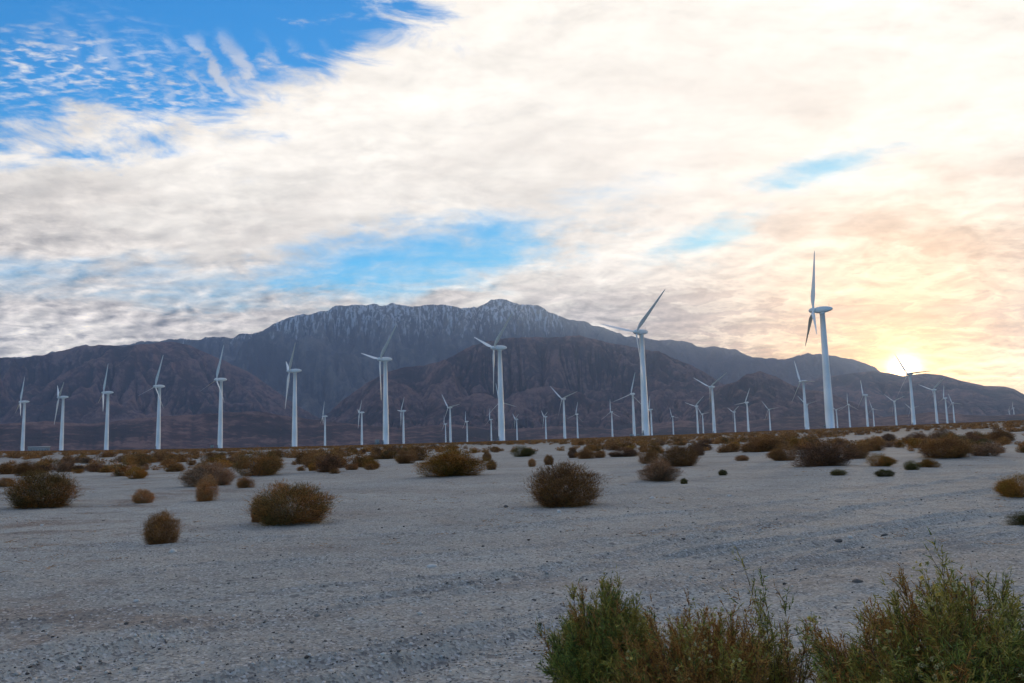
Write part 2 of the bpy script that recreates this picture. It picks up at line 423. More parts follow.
# ------------------------------------------------------------------ turbines: measured feet give the rising skyline of the plain
TURB = [ # foot x, foot y, axis height y, yaw from the viewer, rotor phase, label
(22.4,451.4,401.8,83,6,'white wind turbine at the far end of the row, first from the picture\'s west edge'),
(61.2,451.2,397.2,83,60,'white wind turbine, second in the tall row, two short-looking blades raised like rabbit ears'),
(106.2,450.3,392.6,83,12,'white wind turbine, third in the tall row counted from its low end'),
(158,449.4,386.4,62,16,'white wind turbine, fourth in the tall row, one blade pointing down to the side'),
(220,448.7,379.6,65,14,'white wind turbine, fifth in the tall row, in front of the smooth brown foothill'),
(294.5,447.6,370.8,83,50,'tall white wind turbine seen side-on, sixth in the tall row, below the first snowy crags'),
(325,445.9,416.3,83,4,'small distant white turbine just beside the side-on sixth tall turbine'),
(361.9,445,412.5,83,44,'small distant white turbine standing before the tall one with a level blade'),
(385.9,445.2,359.3,62,44,'tall white turbine with one blade level, standing below the snowy cliff face'),
(403.7,444.3,411,77,36,'small distant white turbine close behind the tall one with the level blade'),
(445.8,442.1,424,74,102,'tiny white turbine nearly hidden behind a taller three-bladed neighbour'),
(450.6,442.6,407.5,50,82,'middle-distance white turbine paired with a tiny one, near the summit turbine'),
(467.3,441.7,421.5,74,108,'tiny lone white turbine standing just before the pair at the foot of the summit turbine'),
(491.5,441.7,419.5,62,116,'tiny white turbine close against the near edge of the tall summit turbine'),
(501.8,442.6,347.8,62,50,'tall white turbine with raised vee of blades directly below the snowy summit'),
(501.9,441.5,402,29,106,'white turbine hidden behind the summit turbine tower with one blade sticking out'),
(517.2,440.5,419.2,71,64,'tiny white turbine just past the tall summit turbine'),
(546.2,439.2,416.8,71,66,'tiny white turbine halfway between the summit turbine and the open three-bladed one'),
(564.9,438.8,398.8,38,72,'white turbine with three blades spread open, facing the viewer before brown slopes'),
(577.8,437.9,414.2,41,10,'tiny white turbine just past the open-bladed one'),
(612.6,437.3,412,35,116,'small white turbine whose two lower blades form a tent shape'),
(634.5,437.3,394,32,12,'medium white turbine with blades to both sides, just before the tilted-looking giant'),
(646,438.1,332,44,46,'very tall white turbine near the middle with blades reaching above the ridge line'),
(652,436.4,409.5,65,4,'small white turbine peeking out from behind the very tall middle tower'),
(673.6,435.6,416.4,41,102,'tiny white turbine standing alone past the very tall middle turbine'),
(698.1,434,406.1,41,48,'small white turbine with raised vee blades in the cluster of three'),
(703.5,433.4,414,41,84,'tiniest turbine of the cluster of three, half behind its neighbour\'s blade'),
(714.5,433.5,387,38,58,'largest turbine of the cluster of three, blades in a wide vee'),
(735.5,432.2,412,53,58,'tiny white turbine just past the cluster of three'),
(748.6,431.8,402.4,47,24,'small white turbine with one blade straight up and one level'),
(770.5,431.1,409.4,26,82,'tiny turbine with blades spread wide, last before the tallest turbines'),
(806.6,429.7,381.6,56,94,'medium white turbine just before the tallest one, a blade slanting down'),
(808.6,429,404.5,30,76,'small white turbine almost hidden behind the medium tower beside the tallest one'),
(830.6,430.8,309.6,83,0,'tallest and nearest white wind turbine, one blade straight up against the sky'),
(837.6,427.3,409.8,30,72,'tiny white turbine directly behind the foot of the tallest one'),
(850.2,427.3,404.5,26,118,'small white turbine with tent-shaped blades just past the tallest one'),
(867.8,426.7,395.1,62,100,'medium-small white turbine between the tallest one and the one in front of the sun'),
(874.2,425.9,408.9,29,102,'tiny white turbine beside the medium-small one before the sunset'),
(896.6,425.8,401.2,29,68,'small white turbine at the near side of the one crossing the setting sun'),
(914.1,425.8,373.9,35,88,'white turbine standing against the setting sun with one blade level'),
(912.4,425,408.5,20,76,'tiny turbine behind the tower that stands against the sun'),
(937.3,424.6,389.8,40,52,'white turbine with wide vee blades just past the setting sun'),
(947.5,423.7,398.2,50,2,'small white turbine in the middle of the three beyond the sun'),
(954.6,423.3,402.9,26,100,'last of the three turbines beyond the sun, blades low and level'),
(1010.5,421.5,411,74,32,'very faint tiny turbine near the picture\'s far edge, first of the last two'),
(1014.7,421,408,71,10,'last tiny turbine of the whole row, right beside a fainter one'),
]
HUB = 60.0
_a, _e = [], []
for t in TURB:
    a, e = azel(t[0], t[1]); _a.append(a); _e.append(math.tan(e))
EFIT = np.polyfit(_a, _e, 3)
def e_plain(a):
    a = np.clip(a, -0.62, 0.62)
    return np.polyval(EFIT, a)

# ruts left by vehicles in the clearing, as ground curves
def gpt(px, py):
    d = ray(px, py); k = -CAMZ / d[2]; return (d[0] * k, d[1] * k)
TRACKS = [
 ([(-140, 716), (5, 682), (60, 667), (122, 652), (190, 634), (262, 617), (330, 606), (458, 588), (560, 567), (660, 545), (760, 527), (880, 505), (1040, 486)], 0.13, 0.034),
 ([(-60, 760), (80, 722), (262, 677), (350, 660), (440, 641), (540, 618), (640, 592), (730, 566), (830, 543), (930, 525), (1060, 508)], 0.13, 0.032),
 ([(120, 760), (300, 705), (430, 668), (540, 640), (640, 610), (740, 582), (860, 556), (1060, 530)], 0.15, 0.030),
 ([(-140, 640), (20, 625), (160, 606), (330, 588), (500, 572), (660, 556), (820, 535), (1060, 500)], 0.12, 0.024),
 ([(-140, 690), (40, 655), (200, 622), (380, 596), (540, 578), (700, 552), (860, 528), (1060, 503)], 0.12, 0.028),
 ([(200, 740), (330, 690), (470, 650), (600, 612), (720, 575), (840, 548), (1060, 518)], 0.12, 0.030),
 ([(-80, 560), (60, 548), (200, 540), (340, 536), (480, 530), (640, 515), (800, 500), (1060, 470)], 0.19, 0.026),
 ([(-80, 590), (60, 577), (210, 566), (360, 561), (500, 552), (650, 534), (800, 516), (1060, 486)], 0.19, 0.026),
]
def poly_dist(x, y, pts):
    best = np.full(x.shape, 1e9)
    for (x0, y0), (x1, y1) in zip(pts[:-1], pts[1:]):
        ex, ey = x1 - x0, y1 - y0
        t = np.clip(((x - x0) * ex + (y - y0) * ey) / (ex * ex + ey * ey), 0, 1)
        best = np.minimum(best, np.hypot(x - x0 - t * ex, y - y0 - t * ey))
    return best
def smooth_pts(pts):
    p = np.array([gpt(*q) for q in pts]); out = []
    for i in range(len(p) - 1):
        p0, p1, p2, p3 = p[max(i - 1, 0)], p[i], p[i + 1], p[min(i + 2, len(p) - 1)]
        for t in np.linspace(0, 1, 5, endpoint=False):
            out.append(0.5 * ((2 * p1) + (-p0 + p2) * t + (2 * p0 - 5 * p1 + 4 * p2 - p3) * t * t + (-p0 + 3 * p1 - 3 * p2 + p3) * t ** 3))
    out.append(p[-1]); return out
TR = [(smooth_pts(p), w, d) for p, w, d in TRACKS]

def ground_z(x, y, fine=True):
    x = np.asarray(x, dtype=float); y = np.asarray(y, dtype=float)
    r = np.hypot(x, y); a = np.arctan2(x, y)
    up = CAMZ + r * e_plain(a)
    up = np.where(np.abs(a) < 1.3, up, CAMZ + r * e_plain(np.sign(a) * 0.62))
    w = sstep(r, 90, 400)
    z = w * up + (1 - w) * 0.0
    far = sstep(r, 300, 420)
    z = z + fbm(x * 0.06, y * 0.06, 3, 5) * 0.30 * sstep(r, 8, 40) * (1 - 0.6 * sstep(r, 60, 200)) * (1 - far)
    z = z - far * 0.1
    if fine:
        m = r < 70
        xm, ym, rm = x[m], y[m], r[m]
        fade = 1 - sstep(rm, 30, 70)
        q = fbm(xm * 1.1, ym * 1.1, 4, 9) * 0.035 + fbm(xm * 4.3, ym * 4.3, 4, 21, 0.62) * 0.014
        for pts, wd, dp in TR:
            d = poly_dist(xm, ym, pts)
            wv = 1 + 1.2 * vnoise(xm * 1.3, ym * 1.3, 77)
            q = q - dp * wv * np.exp(-(d / wd) ** 2) + dp * 0.8 * wv * np.exp(-((d - wd * 1.8) / (wd * 0.5)) ** 2)
            q = q + np.exp(-(d / (wd * 1.6)) ** 2) * fbm(xm * 9, ym * 9, 3, 55) * 0.010
        z = z.copy(); z[m] += q * fade
    return z
def gz(x, y, fine=False): return float(ground_z(np.array([x]), np.array([y]), fine)[0])

# ------------------------------------------------------------------ the ground, one sheet
azs = np.concatenate([np.linspace(-math.pi, -0.80, 90, endpoint=False), np.linspace(-0.80, 0.80, 860, endpoint=False), np.linspace(0.80, math.pi, 91)])
rs = np.concatenate([[0.0, 0.8, 1.6, 2.4], np.geomspace(3.0, 60, 640, endpoint=False), np.geomspace(60, 500, 120, endpoint=False), np.geomspace(500, 15000, 60)])
A, RR = np.meshgrid(azs, rs)
GX, GY = RR * np.sin(A), RR * np.cos(A)
GZ = ground_z(GX, GY)
nr, na = A.shape
gi = np.arange(nr * na).reshape(nr, na)
gf = np.stack([gi[:-1, :-1], gi[:-1, 1:], gi[1:, 1:], gi[1:, :-1]], -1).reshape(-1, 4)[:, ::-1]
ground = link('ground', mesh_np('ground', np.stack([GX, GY, GZ], -1).reshape(-1, 3), gf, M_SAND, smooth=True))
tag(ground, kind='structure')

# ------------------------------------------------------------------ mountains: eroded ranges at their own distances
SKYLINE = [(-330,375),(-250,368),(-160,362),(-80,360),(0,357.4),(11,358),(22,358.5),(44,354.6),(61,350.9),(83,345.8),(99,345),(123,345.4),(132,342.7),(145,340.5),(154,342),(167,339),(180,337.4),
 (193,340),(203,338.8),(214,336),(229,338),(240,334.8),(249.4,334),(264.4,329),(286,319.3),(303,313.3),(311.7,313.9),(329,310),(334,306.2),(350.4,305),(361,305.8),(374,303.2),(382.6,305.8),
 (393,303.6),(400,304),(417,306.2),(432,304),(445,305),(458,307.3),(477.3,307),(490,300.8),(498,299.4),(507.4,299.8),(520,304.7),(537.5,305),(550.4,312.2),(569.7,319.7),(578.3,321.9),(582.6,321.5),
 (602,327.7),(619,333.7),(629.8,336.8),(645,338.2),(659,340.7),(672.7,340.2),(686,342),(702,346.6),(713.8,347.2),(733,349),(747,355),(766.5,358.9),(786,359.3),(795.8,356.4),(807.5,353.8),(820,353.4),
 (850.4,358.3),(873.9,366.5),(890,377),(905,385),(930,395),(980,402),(1100,408),(1300,410)]
RANGE_L = [(-330,365),(-200,361),(-80,359),(0,357.4),(22,358.5),(44,354.6),(61,350.9),(83,345.8),(99,345),(123,346),(150,344),(172,341),(190,345),(205,352),(222,360),(240,368),(255,376),(271,387),(286,398),(305,410),(330,424),(360,436),(420,446)]
RANGE_M = [(285,437),(310,426),(330,412),(345,398),(362,386),(380,375),(400,368),(421.5,366),(447,359.5),(462,351),(473,345.5),(490,341),(511.7,338),(529,337),(550,337),(578,335.4),(593,339),(619,344.5),(639.5,348.6),(659,351.5),(676.6,359.3),(692,365),(706,373),(722,383),(742,394),(770,408),(805,424),(840,432)]
RANGE_N = [(655,430),(680,412),(700,396),(716,387),(735,381.8),(747,374),(760.6,371.4),(776,376),(788,383.7),(806,389),(824,392),(840,397),(860,406),(885,418),(910,424)]
RANGE_R = [(750,420),(775,398),(795,385),(815,379),(832,376),(850,373.5),(873,371),(890,373),(903,376.4),(914,374.5),(925,373.4),(932.4,374),(944,375.4),(960.5,380.5),(984,385.7),(1005,386.4),(1014,389),(1024,394.6),(1045,402),(1080,404),(1130,398),(1200,402),(1300,410)]
RANGE_F = [(-330,420),(-150,424),(0,424),(45,421),(90,424),(140,418),(200,414),(255,411),(300,418),(350,424),(400,428),(450,424),(500,430),(560,426),(620,430),(680,420),(720,424),(790,416),(860,420),(930,412),(990,416),(1060,412),(1300,415)]

def mountain(name, line, dist, depth, material, nA, nR, seed, iters=34, kero=1.0, back=0.16, rough=0.12, jag=0.0):
    pa, pe = [], []
    for px, py in line:
        a, e = azel(px, py); pa.append(a); pe.append(math.tan(e))
    a = np.linspace(pa[0], pa[-1], nA)
    E = np.interp(a, pa, pe) 
    E = E + jag * fbm(a * 130, a * 0 + seed, 4, seed) * 0.0012
    t = np.linspace(0, 1 + back, nR)                    # 0 the foot, 1 the crest line
    Agr, T = np.meshgrid(a, t)
    wob = fbm(Agr * 7, Agr * 0 + 2.0, 3, seed + 3) * 0.5   # the crest wanders in depth
    rr = dist - depth * (1 - T) + wob * depth * 0.35 * sstep(T, 0.0, 0.6)
    base = 1.6 + rr * e_plain(Agr) - 30.0
    crest = (E - e_plain(a))[None, :] * dist + 30.0
    crest = np.maximum(crest, 2.0)
    prof = np.where(T < 1, 0.22 * T + 0.78 * T ** 1.55, 1 - (T - 1) * 1.6)
    h = crest * prof
    X, Y = rr * np.sin(Agr), rr * np.cos(Agr)
    L = dist * 0.10
    WX = X + fbm(X / L * .7, Y / L * .7, 3, seed + 71) * L * 1.3; WY = Y + fbm(X / L * .7, Y / L * .7, 3, seed + 72) * L * 1.3
    soft = np.exp(fbm(X / L * 1.3, Y / L * 1.3, 4, seed + 90) * 2.4)
    rid = 1 - np.abs(fbm((WX * .8 + WY * .35) / L, (WY * .45 - WX * .25) / L, 4, seed + 11, 0.45)) * 2.6
    env = np.clip(T * (1.12 - T) * 3.2, 0, 1)
    h = h * (1 + rough * 1.5 * (rid - 0.55) * env) + crest * rough * 0.25 * fbm(X / L * 4, Y / L * 4, 4, seed + 5) * env
    h = h + crest * 0.002 * rng.random(h.shape)
    # stream-power erosion on the grid
    cell = (a[1] - a[0]) * dist
    cr = depth / (nR * 1.0 / (1 + back))
    idx = np.arange(h.size).reshape(h.shape)
    offs = [(-1, 0, cr), (1, 0, cr), (0, -1, cell), (0, 1, cell), (-1, -1, math.hypot(cr, cell)), (-1, 1, math.hypot(cr, cell)), (1, -1, math.hypot(cr, cell)), (1, 1, math.hypot(cr, cell))]
    for it in range(iters):
        bs = np.zeros_like(h); rc = idx.copy(); lowest = np.full(h.shape, 1e9)
        hp = np.pad(h, 1, mode='edge'); ip = np.pad(idx, 1, mode='edge')
        for oy, ox, dd in offs:
            hn = hp[1 + oy:1 + oy + nR, 1 + ox:1 + ox + nA]
            s = (h - hn) / dd
            m = s > bs
            bs[m] = s[m]; rc[m] = ip[1 + oy:1 + oy + nR, 1 + ox:1 + ox + nA][m]
            lowest = np.minimum(lowest, hn)
        pit = (rc == idx); pit[0] = False
        h[pit] = np.maximum(h[pit], lowest[pit] + 0.3)
        rcf = rc.ravel().copy(); selfm = rcf == idx.ravel()
        acc = np.ones(h.size)
        for _ in range(48):
            w = acc.copy(); w[selfm] = 0
            acc = 1 + np.bincount(rcf, weights=w, minlength=h.size)
        acc = acc.reshape(h.shape)
        drop = h - h.ravel()[rcf].reshape(h.shape)
        ero = soft * kero * 0.085 * (np.minimum(acc, 260) ** 0.5) * bs * cell * 0.35
        h = h - np.minimum(ero, drop * 0.55)
        if it % 6 == 5:
            hp = np.pad(h, 1, mode='edge')
            h = h * 0.86 + 0.14 * (hp[:-2, 1:-1] + hp[2:, 1:-1] + hp[1:-1, :-2] + hp[1:-1, 2:]) / 4
    h = h + crest * 0.012 * fbm(X / L * 14, Y / L * 14, 4, seed + 31, 0.6) * env
    z = base + h
    # every azimuth keeps the height its skyline has
    for _ in range(3):
        ele = (z - CAMZ) / rr
        mx = ele.max(0)
        k = (E - e_plain(a)) / np.maximum(mx - e_plain(a), 1e-5)
        z = 1.6 + rr * e_plain(Agr) + (z - 1.6 - rr * e_plain(Agr)) * np.where(z > 1.6 + rr * e_plain(Agr), k[None, :], 1.0)
    z = np.where(T < 0.04, np.minimum(z, 1.6 + rr * e_plain(Agr) - 12.0), z)
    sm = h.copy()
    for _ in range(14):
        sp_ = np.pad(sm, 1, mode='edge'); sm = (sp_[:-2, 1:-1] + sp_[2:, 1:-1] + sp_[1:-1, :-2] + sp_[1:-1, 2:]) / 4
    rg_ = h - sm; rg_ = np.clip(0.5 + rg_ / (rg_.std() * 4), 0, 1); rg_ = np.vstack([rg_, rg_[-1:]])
    skirt = z[-1:] * 0 - 80.0
    X = np.vstack([X, X[-1:] * 1.02]); Y = np.vstack([Y, Y[-1:] * 1.02]); z = np.vstack([z, skirt])
    n1 = nR + 1
    gi = np.arange(n1 * nA).reshape(n1, nA)
    f = np.stack([gi[:-1, :-1], gi[:-1, 1:], gi[1:, 1:], gi[1:, :-1]], -1).reshape(-1, 4)[:, ::-1]
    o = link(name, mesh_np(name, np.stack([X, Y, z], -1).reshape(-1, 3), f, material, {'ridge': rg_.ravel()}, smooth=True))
    tag(o, kind='structure')
    return o
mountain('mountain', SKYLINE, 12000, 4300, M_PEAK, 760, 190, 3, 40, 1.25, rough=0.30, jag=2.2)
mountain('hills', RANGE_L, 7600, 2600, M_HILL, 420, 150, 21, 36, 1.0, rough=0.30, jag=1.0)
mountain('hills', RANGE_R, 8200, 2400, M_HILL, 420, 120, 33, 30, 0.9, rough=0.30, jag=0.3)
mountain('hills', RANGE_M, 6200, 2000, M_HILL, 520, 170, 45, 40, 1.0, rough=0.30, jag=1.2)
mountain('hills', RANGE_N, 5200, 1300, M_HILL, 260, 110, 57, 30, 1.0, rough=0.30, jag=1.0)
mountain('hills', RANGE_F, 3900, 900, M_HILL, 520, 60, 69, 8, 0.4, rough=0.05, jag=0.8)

# ------------------------------------------------------------------ haze: the evening air over the whole plain
def box_mesh(name, x0, x1, y0, y1, z0, z1, m):
    v = [(x, y, z) for x in (x0, x1) for y in (y0, y1) for z in (z0, z1)]
    f = [(0, 1, 3, 2), (4, 6, 7, 5), (0, 4, 5, 1), (2, 3, 7, 6), (0, 2, 6, 4), (1, 5, 7, 3)]
    return mesh_np(name, np.array(v), np.array(f), m)
mh = bpy.data.materials.new('haze')
mh.use_nodes = True
mh.node_tree.nodes.clear()
gh = G(mh.node_tree)
vo = gh.n('ShaderNodeVolumePrincipled')
vo.inputs['Color'].default_value = (0.46, 0.64, 1.0, 1)
vo.inputs['Density'].default_value = 4.2e-5
vo.inputs['Anisotropy'].default_value = 0.55
oo = gh.n('ShaderNodeOutputMaterial')
mh.node_tree.links.new(vo.outputs[0], oo.inputs['Volume'])
haze = link('haze', box_mesh('haze', -15500, 15500, -15500, 15500, -90, 2300, mh))
tag(haze, kind='stuff')

# ------------------------------------------------------------------ wind turbines
def lathe(prof, n=28, cap=True, axis='z'):
    th = np.linspace(0, 2 * math.pi, n, endpoint=False)
    V_ = np.array([(r * math.cos(t), r * math.sin(t), z) for r, z in prof for t in th])
    f = [(i * n + j, i * n + (j + 1) % n, (i + 1) * n + (j + 1) % n, (i + 1) * n + j) for i in range(len(prof) - 1) for j in range(n)]
    fs = [np.array(f)]
    if cap:
        c0 = len(V_); V_ = np.vstack([V_, [(0, 0, prof[0][1]), (0, 0, prof[-1][1])]])
        last = (len(prof) - 1) * n
        fs.append(np.array([(c0, (j + 1) % n, j) for j in range(n)] + [(c0 + 1, last + j, last + (j + 1) % n) for j in range(n)]))
    if axis == 'y': V_ = V_[:, [0, 2, 1]] * np.array([-1, 1, 1]) if False else np.stack([V_[:, 0], -V_[:, 2], V_[:, 1]], -1)
    return V_, fs
def part(name, vf, m, parent, smooth=True):
    V_, fs = vf
    return link(name, mesh_np(name, V_, fs, m, smooth=smooth), parent)
def bxv(x0, x1, y0, y1, z0, z1):
    v = np.array([(x, y, z) for x in (x0, x1) for y in (y0, y1) for z in (z0, z1)], dtype=float)
    f = np.array([(0, 1, 3, 2), (4, 6, 7, 5), (0, 4, 5, 1), (2, 3, 7, 6), (0, 2, 6, 4), (1, 5, 7, 3)])
    return v, [f]
def merge(*vfs):
    Vs, F3, F4, k = [], [], [], 0
    for V_, fs in vfs:
        for f in fs: (F3 if f.shape[1] == 3 else F4).append(np.asarray(f) + k)
        Vs.append(V_); k += len(V_)
    out = []
    if F4: out.append(np.vstack(F4))
    if F3: out.append(np.vstack(F3))
    return np.vstack(Vs), out

BL = 31.0
def blade_vf():
    st = np.array([0, .03, .07, .14, .22, .35, .5, .65, .8, .92, .985, 1.0])
    ch = np.array([1.1, 1.1, 1.35, 2.1, 2.35, 2.0, 1.6, 1.25, .95, .65, .35, .1])
    th = np.array([1.1, 1.1, 1.0, .75, .55, .38, .26, .18, .12, .08, .05, .02])
    tw = np.radians(np.array([14, 14, 14, 13, 11, 8, 5, 3, 1.5, .5, 0, 0]) + 48.0)   # blades feathered out of the wind
    n = 14; Vs = []
    for s, c, t, w in zip(st, ch, th, tw):
        for j in range(n):
            q = 2 * math.pi * j / n
            x = math.cos(q) * c / 2 - c * 0.18 * (1 if s > 0.06 else 0); y = math.sin(q) * t / 2 * (1.0 if s < .06 else (0.75 + 0.45 * math.cos(q)))
            Vs.append((x * math.cos(w) - y * math.sin(w), x * math.sin(w) + y * math.cos(w) - 0.5 * s * s, 1.0 + s * (BL - 1.0)))
    m = len(st)
    f = [(i * n + j, i * n + (j + 1) % n, (i + 1) * n + (j + 1) % n, (i + 1) * n + j) for i in range(m - 1) for j in range(n)]
    return np.array(Vs), [np.array(f), np.array([tuple((m - 1) * n + j for j in range(n))])]
blade_mesh = mesh_np('blade', *blade_vf(), M_PAINT, smooth=True)

def make_turbine():
    root = link('wind_turbine', None)
    tw = [(2.5, 0.0), (2.5, 0.25), (2.15, 0.3), (2.08, 10), (1.92, 20), (1.9, 20.02), (1.93, 20.1), (1.9, 20.18), (1.72, 30), (1.55, 40), (1.53, 40.02), (1.56, 40.1), (1.53, 40.18), (1.38, 50), (1.25, 57.9), (1.4, 58.0), (1.4, 58.5)]
    t = part('tower', lathe(tw, 32), M_PAINT, root)
    part('door', bxv(-0.5, 0.5, -2.17, -2.0, 1.2, 3.4), M_GREY, t, False)
    part('step', merge(bxv(-0.8, 0.8, -3.0, -2.1, 0.9, 1.1), bxv(-0.8, 0.8, -3.5, -3.0, 0.45, 0.65), bxv(-0.75, -0.68, -3.0, -2.2, 1.1, 2.1), bxv(0.68, 0.75, -3.0, -2.2, 1.1, 2.1)), M_GREY, t, False)
    # nacelle: a rounded bullet, flat underneath, narrowing to the tail
    ys = np.array([-3.3, -3.1, -2.4, -.6, 1.2, 2.6, 3.6, 4.5, 5.0, 5.2])
    hw = np.array([0.9, 1.2, 1.4, 1.6, 1.6, 1.5, 1.3, 1.05, .7, .2])
    top = np.array([1.0, 1.35, 1.6, 1.8, 1.8, 1.7, 1.5, 1.2, .85, .3])
    bot = np.array([1.0, 1.3, 1.5, 1.5, 1.4, 1.1, .75, .4, .1, -.1])
    n = 20; Vs = []
    for y, a_, b_, c_ in zip(ys, hw, top, bot):
        for j in range(n):
            q = 2 * math.pi * j / n
            cx, cz = math.cos(q), math.sin(q)
            sx = math.copysign(abs(cx) ** 0.6, cx); sz = math.copysign(abs(cz) ** 0.6, cz)
            Vs.append((sx * a_, y, HUB + (sz * b_ if cz > 0 else sz * c_)))
    m = len(ys)
    f = [(i * n + j, (i + 1) * n + j, (i + 1) * n + (j + 1) % n, i * n + (j + 1) % n) for i in range(m - 1) for j in range(n)]
    nac = part('nacelle', (np.array(Vs), [np.array(f), np.array([tuple(range(n)), tuple((m - 1) * n + n - 1 - j for j in range(n))])]), M_PAINT, root)
    part('wind_sensor', merge(bxv(-0.06, 0.06, 3.4, 3.52, HUB + 1.3, HUB + 3.0), bxv(-0.5, 0.5, 3.4, 3.52, HUB + 2.7, HUB + 2.85)), M_GREY, nac, False)
    hub = part('hub', lathe([(1.25, 3.302), (1.35, 3.5), (1.35, 5.0), (1.1, 5.7), (.7, 6.2), (.25, 6.45), (0.02, 6.5)], 24, axis='y'), M_PAINT, root)
    hub.location = (0, 0, HUB)
    for k in range(3):
        b = link('blade', blade_mesh, root)
        b.location = (0, -4.3, HUB)
    return root
proto_t = make_turbine()
TPOS = []
for i, (bx, by, hy, al, ph, lab) in enumerate(TURB):
    a0, e0 = azel(bx, by)
    # distance from the apparent height of the rotor axis above the foot
    lean = (bx - 330) * 0.000143
    a1, e1 = azel(bx - lean * (by - hy), hy)
    d = HUB / (math.tan(e1) - float(e_plain(a0)))
    x, y = d * math.sin(a0), d * math.cos(a0)
    z = gz(x, y) - 0.1
    TPOS.append((x, y, z, d))
    o = proto_t if i == 0 else copy_tree(proto_t)
    tag(o, lab, 'wind turbine', 'wind turbines across the plain')
    o.location = (x, y, z)
    v = Vector((-x, -y, 0)).normalized(); r = Vector((-v.y, v.x, 0))   # r: camera-right seen from the viewer
    r = Vector((math.cos(a0), -math.sin(a0), 0))
    ax = v * math.cos(R(al)) - r * math.sin(R(al))
    o.rotation_euler = (0, 0, math.atan2(ax.y, ax.x) + math.pi / 2)
    k = 0
    for ch in o.children:
        if ch.name.startswith('blade'):
            ch.rotation_euler = (Matrix.Rotation(R(-6), 3, 'X') @ Matrix.Rotation(R(ph + 120 * k), 3, 'Y')).to_euler(); k += 1

# cabinets at the feet of three turbines and the long low depot far out
def cabinet(ti, off, w, h, label, m=M_CABIN):
    x, y, z, d = TPOS[ti]
    a = math.atan2(x, y)
    x += off * math.cos(a); y -= off * math.sin(a); z = gz(x, y)
    root = link('equipment_cabinet', None, None, (x, y, z), -a)
    tag(root, label, 'cabinet', 'cabinets at turbine feet')
    part('plinth', bxv(-w / 2 - .2, w / 2 + .2, -1.7, 1.7, -0.6, 0.3), M_CONC, root, False)
    part('body', bxv(-w / 2, w / 2, -1.5, 1.5, 0.302, h), m, root, False)
    part('roof', bxv(-w / 2 - .15, w / 2 + .15, -1.65, 1.65, h + .002, h + .22), m, root, False)
    for s in (-1, 1):
        part('door', bxv(min(s * .05, s * (w / 2 - .15)), max(s * .05, s * (w / 2 - .15)), -1.56, -1.503, .5, h - .2), M_GREY, root, False)
cabinet(8, -6.0, 3.0, 3.6, 'pale green cabinet beside the turbine with the level blade')
cabinet(13, 5.0, 5.0, 4.2, 'pale green cabinet at the foot of the tiny turbine near the summit turbine')
cabinet(21, -4.5, 4.0, 3.4, 'pale cabinet on the near side of the medium turbine before the very tall one', M_CABIN)
cabinet(21, 4.8, 4.0, 3.2, 'pale cabinet between the medium turbine and the very tall one', M_CABIN)
cabinet(4, -6.5, 2.6, 2.8, 'small pale cabinet beside the fifth tall turbine in the row', M_CABIN)

def depot(x0p, x1p, yp, d):
    a0, _ = azel(x0p, yp); a1, _ = azel(x1p, yp)
    a = (a0 + a1) / 2
    x, y = d * math.sin(a), d * math.cos(a)
    z = gz(x, y)
    w = d * (a1 - a0)
    root = link('warehouse', None, None, (x, y, z), -a)
    tag(root, 'long low pale warehouse far off between the first two tall turbines', 'building')
    part('wall', bxv(-w / 2, w / 2, -8, 8, -1, 5.5), M_CONC, root, False)
    V_ = np.array([(-w / 2 - .5, -8.6, 5.502), (w / 2 + .5, -8.6, 5.502), (w / 2 + .5, 8.6, 5.502), (-w / 2 - .5, 8.6, 5.502), (-w / 2 - .5, 0, 7.6), (w / 2 + .5, 0, 7.6)])
    part('roof', (V_, [np.array([(0, 1, 5, 4), (2, 3, 4, 5), (0, 3, 2, 1)]), np.array([(0, 4, 3), (1, 2, 5)])]), M_GREY, root, False)
    for i in range(8):
        xx = -w / 2 + (i + .5) * w / 8
        part('door', bxv(xx - 1.8, xx + 1.8, -8.06, -8.003, -.5, 4.2), M_GREY, root, False)
depot(28, 50, 447, 1500)

# ------------------------------------------------------------------ plants
def blades_np(P0, D, L, Wd, bend, seg, k, rg):
    """thin tapering blades: P0 start, D unit direction, L length, Wd width, bend (n,3) offset at the tip"""
    n = len(P0)
    side = np.cross(D, rg.normal(size=(n, 3))); side /= np.linalg.norm(side, axis=1)[:, None] + 1e-9
    Vs, T, K = [], [], []
    ts = np.linspace(0, 1, seg + 1)
    for t in ts[:-1]:
        c = P0 + D * (L * t)[:, None] + bend * (t * t)
        w = (Wd * (1 - 0.75 * t) / 2)[:, None]
        Vs += [c - side * w, c + side * w]; T += [np.full(n, t)] * 2; K += [k, k]
    Vs.append(P0 + D * L[:, None] + bend); T.append(np.full(n, 1.0)); K.append(k)
    m = len(Vs)
    V_ = np.stack(Vs, 1).reshape(-1, 3)
    b = (np.arange(n) * m)[:, None]
    q = [np.hstack([b + 2 * i, b + 2 * i + 1, b + 2 * i + 3, b + 2 * i + 2]) for i in range(seg - 1)]
    tri = np.hstack([b + m - 3, b + m - 2, b + m - 1])
    return V_, (np.vstack(q) if q else np.zeros((0, 4), int)), tri, np.stack(T, 1).ravel(), np.stack(K, 1).ravel()
def pack(name, sets, m):
    Vs, Q, Tr, T, K, off = [], [], [], [], [], 0
    for v, q, t3, t, k in sets:
        Vs.append(v); Q.append(q + off); Tr.append(t3 + off); T.append(t); K.append(k); off += len(v)
    return mesh_np(name, np.vstack(Vs), [np.vstack(Q), np.vstack(Tr)], m, {'t': np.concatenate(T), 'k': np.concatenate(K)})

